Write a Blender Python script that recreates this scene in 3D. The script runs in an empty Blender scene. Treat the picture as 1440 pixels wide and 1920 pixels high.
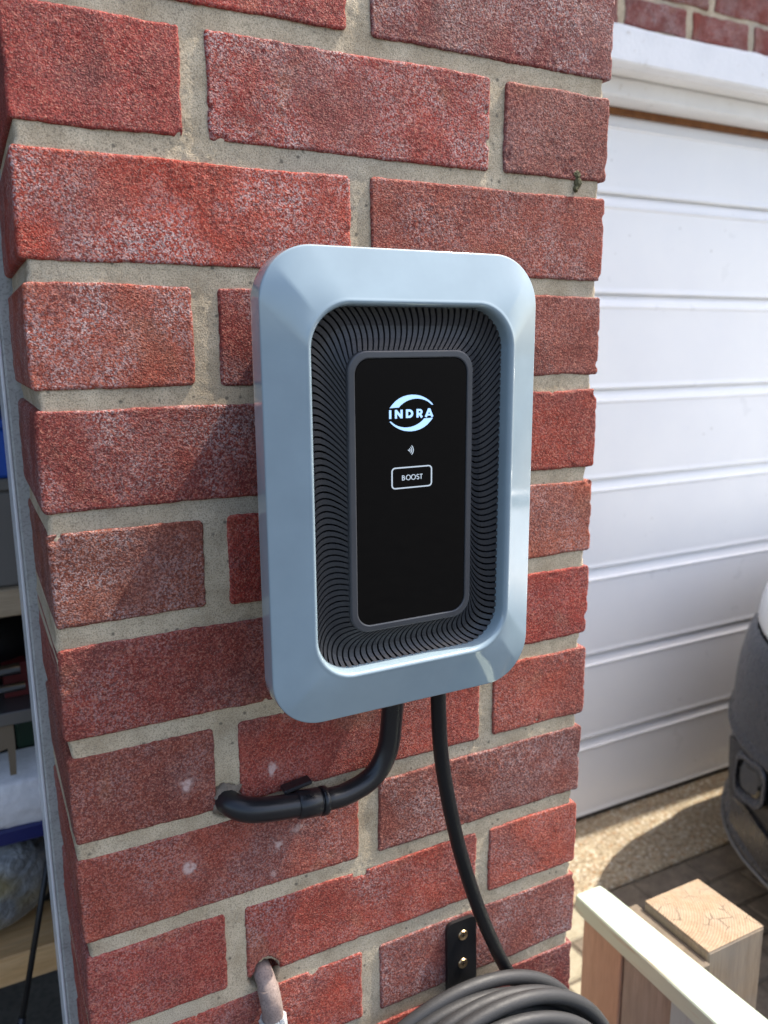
import bpy, math, random
import numpy as np
from mathutils import Vector, Matrix

# ---------------------------------------------------------------- camera, world, sun, exposure
GROUND = -1738.0                      # all lengths below are millimetres, wall datum; the ground lies at -1738
S = 0.001
scene = bpy.context.scene
COL = scene.collection


def W(x, y, z):
    return Vector((x * S, y * S, (z - GROUND) * S))


cam_data = bpy.data.cameras.new('camera')
cam = bpy.data.objects.new('camera', cam_data)
COL.objects.link(cam)
CX = Vector((0.88899312, -0.45787116, -0.00672549))
CY = Vector((-0.09775391, -0.17540754, -0.97963073))
CZ = Vector((0.44736495, 0.87154242, -0.20069479))
cm = Matrix(((CX.x, -CY.x, -CZ.x), (CX.y, -CY.y, -CZ.y), (CX.z, -CY.z, -CZ.z))).to_4x4()
cm.translation = W(-36.57, -524.79, -262.76)
cam.matrix_world = cm
cam_data.sensor_fit = 'HORIZONTAL'
cam_data.sensor_width = 36.0
cam_data.lens = 38.0
cam_data.clip_start = 0.01
cam_data.clip_end = 500.0
cam_data.dof.use_dof = True
cam_data.dof.focus_distance = 0.53
cam_data.dof.aperture_fstop = 13.0
scene.camera = cam

GRAZE = math.radians(4.0)             # the sun stands almost in the plane of the wall
sun_dir = Vector((0.53 * math.cos(GRAZE), -math.sin(GRAZE), 0.848 * math.cos(GRAZE))).normalized()
world = bpy.data.worlds.new('World')
scene.world = world
world.use_nodes = True
wn = world.node_tree.nodes
wl = world.node_tree.links
bg = next(n for n in wn if n.type == 'BACKGROUND')
sky = wn.new('ShaderNodeTexSky')
sky.sky_type = 'NISHITA'
sky.sun_disc = False
sky.sun_elevation = math.asin(sun_dir.z)
sky.sun_rotation = math.atan2(sun_dir.x, sun_dir.y)
sky.air_density = 1.0
sky.dust_density = 3.5
sky.ozone_density = 0.6
wl.new(sky.outputs['Color'], bg.inputs['Color'])
bg.inputs['Strength'].default_value = 0.15

sun_data = bpy.data.lights.new('sun', 'SUN')
sun_data.energy = 2.9
sun_data.angle = math.radians(0.53)
sun_data.color = (1.0, 0.93, 0.82)
sun = bpy.data.objects.new('sun', sun_data)
COL.objects.link(sun)
sun.rotation_euler = sun_dir.to_track_quat('Z', 'Y').to_euler()
sun.location = (3, -1, 6)

scene.view_settings.view_transform = 'Standard'
scene.view_settings.look = 'None'
scene.view_settings.exposure = 1.32
scene.view_settings.gamma = 1.0
scene.render.engine = 'CYCLES'
scene.cycles.use_denoising = True
scene.cycles.max_bounces = 8
scene.cycles.sample_clamp_indirect = 6.0

rng = np.random.default_rng(7)
random.seed(7)


# ---------------------------------------------------------------- helpers
def srgb(r, g, b, k=1.0):
    def f(c):
        c /= 255.0
        return c / 12.92 if c <= 0.04045 else ((c + 0.055) / 1.055) ** 2.4
    return (f(r) * k, f(g) * k, f(b) * k)


ORIGIN = {}


def place(o, origin, parent):
    """link o with its origin (mm, datum coordinates), under parent if there is one"""
    COL.objects.link(o)
    w = W(*origin)
    ORIGIN[o.name] = w
    if parent is not None:
        o.parent = parent
        o.location = w - ORIGIN[parent.name]
    else:
        o.location = w
    return o


def tag(o, label=None, cat=None, group=None, kind=None):
    if label:
        o['label'] = label
    if cat:
        o['category'] = cat
    if group:
        o['group'] = group
    if kind:
        o['kind'] = kind
    return o


def thing(name, origin, label, cat, group=None, kind=None):
    return tag(place(bpy.data.objects.new(name, None), origin, None), label, cat, group, kind)


def mesh(name, verts, faces, mat, parent=None, smooth=False, origin=None):
    v = np.asarray(verts, float)
    if origin is None:
        lo, hi = v.min(0), v.max(0)
        origin = ((lo[0] + hi[0]) / 2, (lo[1] + hi[1]) / 2, lo[2])
    v = (v - np.asarray(origin)) * S
    me = bpy.data.meshes.new(name)
    if isinstance(faces, np.ndarray):
        n, k = faces.shape
        me.vertices.add(len(v))
        me.vertices.foreach_set('co', v.ravel())
        me.loops.add(n * k)
        me.loops.foreach_set('vertex_index', faces.ravel().astype(np.int32))
        me.polygons.add(n)
        me.polygons.foreach_set('loop_start', np.arange(0, n * k, k, dtype=np.int32))
        me.update(calc_edges=True)
    else:
        me.from_pydata([tuple(p) for p in v], [], faces)
    me.polygons.foreach_set('use_smooth', [smooth] * len(me.polygons))
    me.update()
    if mat is not None:
        me.materials.append(mat)
    return place(bpy.data.objects.new(name, me), origin, parent)


def box_vf(x0, x1, y0, y1, z0, z1, b=0.0):
    """a box, with its edges chamfered by b"""
    if b <= 0:
        v = [(x, y, z) for x in (x0, x1) for y in (y0, y1) for z in (z0, z1)]
        f = [(0, 1, 3, 2), (4, 6, 7, 5), (0, 4, 5, 1), (2, 3, 7, 6), (0, 2, 6, 4), (1, 5, 7, 3)]
        return v, f
    lo, hi = (x0, y0, z0), (x1, y1, z1)
    v, idx = [], {}
    for i in (0, 1):
        for j in (0, 1):
            for k in (0, 1):
                for a in range(3):
                    c = [hi[n] - b if s else lo[n] + b for n, s in enumerate((i, j, k))]
                    c[a] = (hi if (i, j, k)[a] else lo)[a]
                    idx[(i, j, k, a)] = len(v)
                    v.append(tuple(c))
    f = []
    for a in range(3):
        p, q = (a + 1) % 3, (a + 2) % 3
        for s in (0, 1):
            ring = []
            for (u, w_) in ((0, 0), (1, 0), (1, 1), (0, 1)):
                c = [0, 0, 0]
                c[a], c[p], c[q] = s, u, w_
                ring.append(idx[(c[0], c[1], c[2], a)])
            f.append(tuple(ring if s else ring[::-1]))
    for a in range(3):
        p, q = (a + 1) % 3, (a + 2) % 3
        for u in (0, 1):
            for w_ in (0, 1):
                c0, c1 = [0, 0, 0], [0, 0, 0]
                c0[a], c1[a] = 0, 1
                c0[p] = c1[p] = u
                c0[q] = c1[q] = w_
                r = [idx[(*c0, p)], idx[(*c1, p)], idx[(*c1, q)], idx[(*c0, q)]]
                f.append(tuple(r if u != w_ else r[::-1]))
    for i in (0, 1):
        for j in (0, 1):
            for k in (0, 1):
                r = [idx[(i, j, k, a)] for a in range(3)]
                f.append(tuple(r if (i + j + k) % 2 else r[::-1]))
    return v, f


def box(name, x0, x1, y0, y1, z0, z1, mat, parent=None, b=0.0):
    v, f = box_vf(x0, x1, y0, y1, z0, z1, b)
    return mesh(name, v, f, mat, parent)


def smooth_path(pts, n=12):
    """Catmull-Rom through pts"""
    p = [np.asarray(q, float) for q in pts]
    p = [2 * p[0] - p[1]] + p + [2 * p[-1] - p[-2]]
    out = []
    for i in range(1, len(p) - 2):
        for k in range(n):
            t = k / n
            out.append(0.5 * ((2 * p[i]) + (-p[i - 1] + p[i + 1]) * t + (2 * p[i - 1] - 5 * p[i] + 4 * p[i + 1] - p[i + 2]) * t * t
                              + (-p[i - 1] + 3 * p[i] - 3 * p[i + 1] + p[i + 2]) * t ** 3))
    out.append(p[-2])
    return out


def tube_vf(path, rad, n=20, caps=True):
    path = [np.asarray(q, float) for q in path]
    m = len(path)
    rs = rad if hasattr(rad, '__len__') else [rad] * m
    t = [path[min(i + 1, m - 1)] - path[max(i - 1, 0)] for i in range(m)]
    t = [q / np.linalg.norm(q) for q in t]
    u = np.cross(t[0], (0.3, 1, 0.2))
    u /= np.linalg.norm(u)
    v, f = [], []
    for i in range(m):
        u = u - t[i] * np.dot(u, t[i])
        u /= np.linalg.norm(u)
        w_ = np.cross(t[i], u)
        for k in range(n):
            a = 2 * math.pi * k / n
            v.append(path[i] + rs[i] * (math.cos(a) * u + math.sin(a) * w_))
    for i in range(m - 1):
        for k in range(n):
            a, b_ = i * n + k, i * n + (k + 1) % n
            f.append((a, b_, b_ + n, a + n))
    if caps:
        f.append(tuple(range(n - 1, -1, -1)))
        f.append(tuple((m - 1) * n + k for k in range(n)))
    return v, f


def tube(name, path, rad, mat, parent=None, n=20):
    v, f = tube_vf(path, rad, n)
    return mesh(name, v, f, mat, parent, smooth=True)


def rrect(hx, hz, r, cx=0.0, cz=0.0, nc=14, ns=6):
    """rounded rectangle, counter-clockwise seen from the front (x right, z up), first point on the right side"""
    pts = []
    cs = [(hx - r, hz - r, 0), (-hx + r, hz - r, 90), (-hx + r, -hz + r, 180), (hx - r, -hz + r, 270)]
    ends = [((hx, -hz + r), (hx, hz - r)), ((hx - r, hz), (-hx + r, hz)), ((-hx, hz - r), (-hx, -hz + r)), ((-hx + r, -hz), (hx - r, -hz))]
    for (ox, oz, a0), (p, q) in zip(cs, ends):
        for k in range(ns):
            t = k / ns
            pts.append((cx + p[0] + (q[0] - p[0]) * t, cz + p[1] + (q[1] - p[1]) * t))
        for k in range(nc):
            a = math.radians(a0 + 90 * k / nc)
            pts.append((cx + ox + r * math.cos(a), cz + oz + r * math.sin(a)))
    return pts


def loft(loops, cap0=False, cap1=False):
    """loops of equal length, each a list of (x, y, z)"""
    n = len(loops[0])
    v, f = [], []
    for l in loops:
        v += list(l)
    for i in range(len(loops) - 1):
        for k in range(n):
            a, b_ = i * n + k, i * n + (k + 1) % n
            f.append((a, b_, b_ + n, a + n))
    if cap0:
        f.append(tuple(range(n - 1, -1, -1)))
    if cap1:
        o = (len(loops) - 1) * n
        f.append(tuple(o + k for k in range(n)))
    return v, f


def extrude2d(polys, y0, y1):
    """flat outlines in x-z made solid between y0 (front) and y1"""
    v, f = [], []
    for p in polys:
        n, o = len(p), len(v)
        v += [(x, y0, z) for x, z in p] + [(x, y1, z) for x, z in p]
        f.append(tuple(o + k for k in range(n)))
        f.append(tuple(o + n + k for k in range(n - 1, -1, -1)))
        for k in range(n):
            a, b_ = o + k, o + (k + 1) % n
            f.append((a, a + n, b_ + n, b_))
    return v, f


def ribbon(pts, w, closed=False):
    """quads that follow a polyline with width w, mitred"""
    p = [np.asarray(q, float) for q in pts]
    m = len(p)
    L, R = [], []
    for i in range(m):
        a = p[(i - 1) % m] if (closed or i > 0) else None
        c = p[(i + 1) % m] if (closed or i < m - 1) else None
        d1 = p[i] - a if a is not None else c - p[i]
        d2 = c - p[i] if c is not None else p[i] - a
        d1, d2 = d1 / np.linalg.norm(d1), d2 / np.linalg.norm(d2)
        n1, n2 = np.array((-d1[1], d1[0])), np.array((-d2[1], d2[0]))
        b_ = n1 + n2
        b_ = b_ / max(np.linalg.norm(b_), 1e-6)
        k = (w / 2) / max(np.dot(b_, n1), 0.45)
        L.append(p[i] + b_ * k)
        R.append(p[i] - b_ * k)
    out = []
    for i in range(m if closed else m - 1):
        j = (i + 1) % m
        out.append([tuple(R[i]), tuple(R[j]), tuple(L[j]), tuple(L[i])])
    return out


def arc(cx, cz, rx, rz, a0, a1, n=14):
    return [(cx + rx * math.cos(math.radians(a0 + (a1 - a0) * k / n)), cz + rz * math.sin(math.radians(a0 + (a1 - a0) * k / n))) for k in range(n + 1)]


def gnoise(nz, nx, sig, r=rng):
    """smooth random field, std 1, periodic, blurred by sig grid steps"""
    a = r.standard_normal((nz, nx))
    fz = np.fft.fftfreq(nz)[:, None]
    fx = np.fft.fftfreq(nx)[None, :]
    a = np.fft.ifft2(np.fft.fft2(a) * np.exp(-2 * (math.pi * sig) ** 2 * (fz * fz + fx * fx))).real
    return (a - a.mean()) / (a.std() + 1e-9)


def noise1(n, sig, r=rng):
    return gnoise(1, n + int(4 * sig) + 1, sig, r)[0][:n]


# ---------------------------------------------------------------- materials
class M:
    def __init__(self, name, rough=0.6, col=(0.5, 0.5, 0.5), metal=0.0, spec=0.5):
        self.m = bpy.data.materials.new(name)
        self.m.use_nodes = True
        self.t = self.m.node_tree
        self.b = next(n for n in self.t.nodes if n.type == 'BSDF_PRINCIPLED')
        self.b.inputs['Roughness'].default_value = rough
        self.b.inputs['Base Color'].default_value = (*col, 1)
        self.b.inputs['Metallic'].default_value = metal
        self.b.inputs['Specular IOR Level'].default_value = spec

    def n(self, typ, **kw):
        nd = self.t.nodes.new(typ)
        for k, v in kw.items():
            setattr(nd, k, v)
        return nd

    def l(self, a, b_):
        self.t.links.new(a, b_)

    def put(self, sock, v):
        if isinstance(v, (int, float)):
            sock.default_value = v
        elif isinstance(v, tuple):
            sock.default_value = v if len(v) == len(sock.default_value) else (*v, 1)
        else:
            self.l(v, sock)

    def pos(self):
        return self.n('ShaderNodeNewGeometry').outputs['Position']

    def obj(self):
        return self.n('ShaderNodeTexCoord').outputs['Object']

    def noise(self, vec, scale, detail=3.0, rough=0.55, dist=0.0):
        nd = self.n('ShaderNodeTexNoise')
        self.l(vec, nd.inputs['Vector'])
        nd.inputs['Scale'].default_value = scale
        nd.inputs['Detail'].default_value = detail
        nd.inputs['Roughness'].default_value = rough
        nd.inputs['Distortion'].default_value = dist
        return nd.outputs['Fac']

    def scalev(self, vec, s):
        nd = self.n('ShaderNodeVectorMath', operation='MULTIPLY')
        self.l(vec, nd.inputs[0])
        nd.inputs[1].default_value = s
        return nd.outputs[0]

    def map(self, v, a, b_, c=0.0, d=1.0):
        nd = self.n('ShaderNodeMapRange')
        nd.clamp = True
        self.put(nd.inputs[0], v)
        for i, x in enumerate((a, b_, c, d)):
            self.put(nd.inputs[i + 1], x)
        return nd.outputs[0]

    def math(self, op, a, b_=0.0):
        nd = self.n('ShaderNodeMath', operation=op)
        self.put(nd.inputs[0], a)
        self.put(nd.inputs[1], b_)
        return nd.outputs[0]

    def mix(self, fac, a, b_, mode='MIX'):
        nd = self.n('ShaderNodeMix', data_type='RGBA', blend_type=mode)
        self.put(nd.inputs[0], fac)
        self.put(nd.inputs[6], a)
        self.put(nd.inputs[7], b_)
        return nd.outputs[2]

    def bump(self, h, strength=0.5, dist=0.001, prev=None):
        nd = self.n('ShaderNodeBump')
        nd.inputs['Strength'].default_value = strength
        nd.inputs['Distance'].default_value = dist
        self.l(h, nd.inputs['Height'])
        if prev is not None:
            self.l(prev, nd.inputs['Normal'])
        self.l(nd.outputs[0], self.b.inputs['Normal'])
        return nd.outputs[0]

    def col(self, v):
        self.put(self.b.inputs['Base Color'], v)

    def rough(self, v):
        self.put(self.b.inputs['Roughness'], v)


MARKS = [(350, 1470, 9, 0.85), (512, 1440, 8, 0.75), (353, 1627, 9, 0.85), (558, 1553, 7, 0.5), (522, 1583, 6, 0.8), (515, 1638, 5, 0.45)]
MARKS_MM = [(76.0, -562.5), (139.5, -566.8), (73.5, -627.4), (157.2, -621.4), (141.5, -630.0), (137.7, -653.6)]


def brick_material(name, far=False):
    m = M(name, 0.7)
    p = m.pos()
    oi = m.n('ShaderNodeObjectInfo')
    base = oi.outputs['Color']
    mott = m.noise(p, 55, 4, 0.6)
    c = m.mix(m.map(mott, 0.3, 0.7), m.mix(1.0, base, (0.80, 0.74, 0.76), 'MULTIPLY'), m.mix(1.0, base, (1.18, 1.22, 1.18), 'MULTIPLY'))
    # flashed purple-grey zones
    fl = m.map(m.noise(p, 13, 2, 0.5), 0.52, 0.66)
    c = m.mix(m.math('MULTIPLY', fl, 0.45), c, (0.16, 0.066, 0.062))
    # warm sandy kiss marks
    ks = m.map(m.noise(p, 21, 2, 0.5, 0.6), 0.62, 0.7)
    c = m.mix(m.math('MULTIPLY', ks, 0.30), c, (0.33, 0.155, 0.085))
    # lime bloom: broad patches broken into grains
    patch = m.map(m.noise(p, 20, 3, 0.62), 0.40, 0.62)
    vb = m.n('ShaderNodeTexVoronoi')
    m.l(p, vb.inputs['Vector'])
    vb.inputs['Scale'].default_value = 900
    vbs = m.n('ShaderNodeSeparateColor')
    m.l(vb.outputs['Color'], vbs.inputs[0])
    grain = m.map(m.math('ADD', m.math('MULTIPLY', m.noise(p, 330, 4, 0.75), 0.7), m.math('MULTIPLY', vbs.outputs[1], 0.3)), 0.47, 0.60)
    ef = m.math('MULTIPLY', m.math('MULTIPLY', patch, grain), oi.outputs['Alpha'])
    c = m.mix(m.math('MULTIPLY', ef, 0.85), c, (0.60, 0.50, 0.49))
    # dark and pale sand grains
    vo = m.n('ShaderNodeTexVoronoi')
    m.l(p, vo.inputs['Vector'])
    vo.inputs['Scale'].default_value = 780
    vs_ = m.n('ShaderNodeSeparateColor')
    m.l(vo.outputs['Color'], vs_.inputs[0])
    cell = vs_.outputs[0]
    g2 = m.math('ADD', m.math('MULTIPLY', m.noise(p, 780, 2, 0.6), 0.72), m.math('MULTIPLY', cell, 0.28))
    c = m.mix(m.map(g2, 0.38, 0.52, 0.6, 0.0), c, (0.075, 0.016, 0.012))
    c = m.mix(m.map(g2, 0.55, 0.70, 0.0, 0.6), c, (0.50, 0.21, 0.14))
    g3 = m.noise(p, 1300, 1, 0.5)
    c = m.mix(m.map(g3, 0.62, 0.74, 0.0, 0.5), c, (0.58, 0.40, 0.33))
    if not far:
        # rubbed plugs of old drill holes
        for (x, z), (_, _, r, k) in zip(MARKS_MM, MARKS):
            d = m.n('ShaderNodeVectorMath', operation='DISTANCE')
            wob = m.n('ShaderNodeVectorMath', operation='ADD')
            nn = m.n('ShaderNodeTexNoise')
            m.l(p, nn.inputs['Vector'])
            nn.inputs['Scale'].default_value = 160
            sc = m.scalev(nn.outputs['Color'], (0.009, 0.009, 0.009))
            m.l(p, wob.inputs[0])
            m.l(sc, wob.inputs[1])
            m.l(wob.outputs[0], d.inputs[0])
            d.inputs[1].default_value = (x * S + 0.0045, 0.0045, (z - GROUND) * S + 0.0045)
            core = m.math('MULTIPLY', m.map(d.outputs['Value'], r * 0.35 * S, r * 0.62 * S, k, 0.0), m.map(m.noise(p, 300, 3), 0.3, 0.5, 0.45, 1.0))
            halo = m.map(d.outputs['Value'], r * 0.5 * S, r * 1.6 * S, 0.35 * k, 0.0)
            halo = m.math('MULTIPLY', halo, m.map(m.noise(p, 420, 3), 0.42, 0.58))
            c = m.mix(halo, c, (0.48, 0.33, 0.29))
            c = m.mix(core, c, (0.60, 0.44, 0.40))
    m.col(c)
    m.rough(m.map(m.noise(p, 700, 2), 0.3, 0.7, 0.6, 0.95))
    m.b.inputs['Specular IOR Level'].default_value = 0.35
    rel = m.math('ADD', m.math('MULTIPLY', g2, 1.0), m.math('MULTIPLY', g3, 0.35))
    calm = m.map(m.noise(p, 15, 3, 0.6), 0.35, 0.65, 0.35, 1.0)
    m.bump(m.math('MULTIPLY', rel, calm), 1.0, 0.0018)
    return m.m


def mortar_material():
    m = M('mortar', 0.9)
    p = m.pos()
    c = m.mix(m.map(m.noise(p, 35, 4, 0.6), 0.3, 0.7), srgb(168, 150, 123), srgb(212, 195, 167))
    c = m.mix(m.map(m.noise(p, 9, 2), 0.5, 0.7, 0, 0.5), c, srgb(168, 162, 150))
    c = m.mix(m.map(m.noise(p, 1100, 2, 0.6), 0.38, 0.5, 0.5, 0), c, srgb(92, 80, 64))
    c = m.mix(m.map(m.noise(p, 1400, 1), 0.6, 0.72, 0, 0.5), c, srgb(205, 195, 175))
    v = m.n('ShaderNodeTexVoronoi')
    m.l(p, v.inputs['Vector'])
    v.inputs['Scale'].default_value = 130
    c = m.mix(m.math('MULTIPLY', m.map(v.outputs['Distance'], 0.10, 0.22, 0.75, 0.0), m.map(m.noise(p, 60, 3), 0.5, 0.56)), c, srgb(84, 78, 68))
    m.col(c)
    m.bump(m.noise(p, 800, 4, 0.7), 0.8, 0.0008)
    return m.m


def plastic(name, col, rough, spec=0.5, coat=0.0, bump=None):
    m = M(name, rough, col, 0, spec)
    if coat:
        m.b.inputs['Coat Weight'].default_value = coat
        m.b.inputs['Coat Roughness'].default_value = 0.03
    p = m.obj()
    m.rough(m.map(m.noise(p, 60, 4), 0.3, 0.7, rough * 0.85, rough * 1.25))
    m.col(m.mix(m.map(m.noise(p, 30, 4), 0.3, 0.7), tuple(x * 0.94 for x in col), tuple(min(1, x * 1.05) for x in col)))
    if bump:
        m.bump(m.noise(p, bump[0], 2), bump[1], bump[2])
    return m.m


def wood(name, dark, light, axis=2, ring=60.0, rough=0.75, weather=0.0, paint=None):
    m = M(name, rough)
    p = m.obj()
    s = [ring, ring, ring]
    s[axis] = ring * 0.05
    g = m.noise(m.scalev(p, tuple(s)), 1.0, 5, 0.6, 0.8)
    c = m.mix(m.map(g, 0.3, 0.7), dark, light)
    f = [900.0, 900.0, 900.0]
    f[axis] = 30.0
    fib = m.noise(m.scalev(p, tuple(f)), 1.0, 3, 0.6)
    c = m.mix(m.map(fib, 0.35, 0.55, 0.45, 0), c, tuple(x * 0.55 for x in dark))
    if weather:
        c = m.mix(m.math('MULTIPLY', m.map(m.noise(p, 14, 4), 0.35, 0.65), weather), c, (0.21, 0.19, 0.165))
    if paint:
        wear = m.map(m.noise(m.scalev(p, tuple(x * 0.25 for x in f)), 1.0, 4, 0.65), 0.60, 0.7)
        c = m.mix(wear, paint, c)
    m.col(c)
    m.bump(fib, 0.5, 0.0006)
    return m.m


def end_grain(name):
    m = M(name, 0.8)
    p = m.obj()
    w_ = m.n('ShaderNodeTexWave', wave_type='RINGS', rings_direction='Z')
    mp = m.n('ShaderNodeMapping')
    m.l(p, mp.inputs['Vector'])
    mp.inputs['Location'].default_value = (0.075, -0.062, 0)
    m.l(mp.outputs[0], w_.inputs['Vector'])
    w_.inputs['Scale'].default_value = 95
    w_.inputs['Distortion'].default_value = 1.2
    w_.inputs['Detail'].default_value = 3
    w_.inputs['Detail Scale'].default_value = 1.3
    c = m.mix(w_.outputs['Fac'], (0.245, 0.165, 0.10), (0.34, 0.245, 0.15))
    c = m.mix(m.map(m.noise(p, 420, 3, 0.7), 0.36, 0.52, 0.55, 0.0), c, (0.14, 0.09, 0.05))
    c = m.mix(m.map(m.noise(p, 60, 3, 0.7), 0.45, 0.65, 0.0, 0.4), c, (0.40, 0.31, 0.20))
    c = m.mix(m.map(m.noise(p, 25, 4), 0.4, 0.7, 0, 0.55), c, (0.30, 0.24, 0.18))
    v = m.n('ShaderNodeTexVoronoi', feature='DISTANCE_TO_EDGE')
    vv = m.n('ShaderNodeVectorMath', operation='ADD')
    nn = m.n('ShaderNodeTexNoise')
    m.l(p, nn.inputs['Vector'])
    nn.inputs['Scale'].default_value = 45
    m.l(p, vv.inputs[0])
    m.l(m.scalev(nn.outputs['Color'], (0.012, 0.012, 0.0)), vv.inputs[1])
    m.l(vv.outputs[0], v.inputs['Vector'])
    v.inputs['Scale'].default_value = 46
    keep = m.map(m.noise(p, 28, 2), 0.5, 0.58)
    crack = m.math('MULTIPLY', m.map(v.outputs['Distance'], 0.008, 0.028, 0.6, 0.0), keep)
    c = m.mix(crack, c, (0.07, 0.045, 0.03))
    m.col(c)
    h = m.math('SUBTRACT', m.math('MULTIPLY', w_.outputs['Fac'], 0.4), m.math('MULTIPLY', crack, 2.0))
    m.bump(h, 0.8, 0.0012)
    return m.m


def aggregate():
    m = M('aggregate', 0.85)
    p = m.pos()
    v = m.n('ShaderNodeTexVoronoi')
    m.l(p, v.inputs['Vector'])
    v.inputs['Scale'].default_value = 120
    v.inputs['Randomness'].default_value = 1.0
    sep = m.n('ShaderNodeSeparateColor')
    m.l(v.outputs['Color'], sep.inputs[0])
    c = m.mix(sep.outputs[0], (0.30, 0.23, 0.14), (0.50, 0.42, 0.29))
    c = m.mix(m.map(sep.outputs[1], 0.72, 0.86), c, (0.56, 0.50, 0.40))
    c = m.mix(m.map(sep.outputs[2], 0.86, 0.95), c, (0.33, 0.20, 0.10))
    c = m.mix(m.map(v.outputs['Distance'], 0.45, 0.75, 0.0, 0.8), c, (0.20, 0.145, 0.085))
    c = m.mix(m.map(m.noise(p, 6, 3), 0.4, 0.65, 0, 0.35), c, (0.26, 0.20, 0.13))
    m.col(c)
    m.bump(m.math('SUBTRACT', 1.0, v.outputs['Distance']), 0.8, 0.004)
    return m.m


def stone(name, a, b_, sc=30, bump=0.002):
    m = M(name, 0.88)
    p = m.pos()
    c = m.mix(m.map(m.noise(p, sc, 5, 0.65), 0.3, 0.7), a, b_)
    c = m.mix(m.map(m.noise(p, sc * 12, 2), 0.35, 0.5, 0.4, 0), c, tuple(x * 0.5 for x in a))
    m.col(c)
    m.bump(m.noise(p, sc * 9, 4, 0.7), 0.6, bump)
    return m.m


def emitter(name, col, strength):
    m = M(name, 0.4, (0.02, 0.02, 0.02))
    m.b.inputs['Emission Color'].default_value = (*col, 1)
    m.b.inputs['Emission Strength'].default_value = strength
    return m.m


def door_paint():
    m = M('door_paint', 0.32, (0.78, 0.79, 0.81))
    p = m.pos()
    c = m.mix(m.map(m.noise(p, 3, 4), 0.35, 0.65), (0.78, 0.78, 0.785), (0.83, 0.825, 0.815))
    sp = m.n('ShaderNodeTexVoronoi')
    m.l(p, sp.inputs['Vector'])
    sp.inputs['Scale'].default_value = 26
    low = m.map(m.n('ShaderNodeSeparateXYZ').outputs[2], 0, 1)
    c = m.mix(m.math('MULTIPLY', m.map(sp.outputs['Distance'], 0.05, 0.12, 0.7, 0.0), m.map(m.noise(p, 7, 2), 0.58, 0.68)), c, (0.38, 0.35, 0.32))
    m.col(c)
    m.rough(m.map(m.noise(p, 8, 3), 0.3, 0.7, 0.26, 0.42))
    return m.m


BRICK = brick_material('sand_faced_brick')
BRICK_FAR = brick_material('weathered_brick', far=True)
MORTAR = mortar_material()
BEZEL = plastic('pale_blue_plastic', srgb(141, 159, 168), 0.08, 0.5, coat=0.7)
VENT = plastic('charcoal_plastic', (0.024, 0.025, 0.029), 0.42, 0.5, bump=(1500, 0.15, 0.0002))
FRAME = plastic('slate_plastic', (0.050, 0.053, 0.060), 0.35)
BLACK_IN = plastic('black_plastic', (0.006, 0.006, 0.007), 0.6)
GLASS = plastic('black_glass', (0.0007, 0.0007, 0.0009), 0.02, 0.25)
LOGO_M = emitter('logo_light', (0.36, 0.60, 1.0), 0.62)
PRINT_M = emitter('print_light', (0.62, 0.74, 0.88), 0.36)
CONDUIT = plastic('black_conduit', (0.011, 0.011, 0.013), 0.30)
CABLE = plastic('cable_rubber', (0.009, 0.009, 0.010), 0.42, 0.3, bump=(700, 0.35, 0.0004))
COIL = plastic('grey_cable_rubber', (0.034, 0.034, 0.035), 0.5, 0.4, bump=(600, 0.4, 0.0004))  # paler, rougher rubber than the lead, one even grey
PLATE = plastic('black_steel', (0.010, 0.010, 0.011), 0.33)
BRASS = M('brass_screw', 0.35, (0.62, 0.45, 0.26), 1.0).m
PIPE_M = stone('painted_pipe', srgb(122, 104, 97), srgb(158, 142, 134), 60, 0.0006)
JOINT_M = stone('pipe_sealant', srgb(190, 192, 188), srgb(225, 228, 224), 120, 0.0015)
DOOR = door_paint()
DOOR_SHADE = DOOR
def white_paint(name, a, b_, sc, bump):
    m = M(name, 0.55)
    p = m.pos()
    c = m.mix(m.map(m.noise(p, sc, 4, 0.6), 0.3, 0.7), a, b_)
    c = m.mix(m.map(m.noise(p, 45, 4, 0.7), 0.64, 0.72, 0, 0.6), c, (0.42, 0.36, 0.28))
    m.col(c)
    m.bump(m.noise(p, 90, 4, 0.6), 0.5, bump)
    return m.m


WHITE_RENDER = white_paint('white_masonry_paint', (0.76, 0.765, 0.77), (0.84, 0.84, 0.84), 9, 0.003)
WHITE_WOOD = white_paint('white_gloss_timber', (0.74, 0.73, 0.71), (0.80, 0.795, 0.78), 9, 0.0008)
RUST = stone('rusty_steel', (0.13, 0.045, 0.012), (0.24, 0.10, 0.03), 40, 0.002)
AGG = aggregate()
PAVER = stone('paving_block', (0.125, 0.098, 0.072), (0.26, 0.205, 0.145), 22, 0.002)
PAVER_PALE = stone('pale_paving_block', (0.30, 0.26, 0.175), (0.42, 0.37, 0.27), 22, 0.002)
JOINT_SAND = stone('jointing_sand', (0.10, 0.08, 0.055), (0.19, 0.155, 0.11), 60, 0.002)
DRIVE = stone('driveway_concrete', (0.17, 0.155, 0.13), (0.26, 0.24, 0.20), 6, 0.002)
ASPHALT = stone('asphalt', (0.032, 0.032, 0.033), (0.055, 0.054, 0.052), 8, 0.002)
GREY_FRAME = stone('grey_frame_paint', srgb(150, 150, 146), srgb(176, 176, 172), 40, 0.0005)
WHITE_EDGE = plastic('white_upvc', (0.66, 0.68, 0.70), 0.3)
CAR_WHITE = plastic('white_car_paint', (0.72, 0.73, 0.72), 0.12, 0.5, coat=0.8)
CAR_PLASTIC = plastic('grey_bumper_plastic', (0.030, 0.031, 0.036), 0.27)
CAR_BLACK = plastic('black_grille_plastic', (0.008, 0.008, 0.009), 0.45)
CAR_GLASS = plastic('car_glass', (0.01, 0.011, 0.012), 0.03)
TYRE = plastic('tyre_rubber', (0.015, 0.015, 0.015), 0.8)
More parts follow.
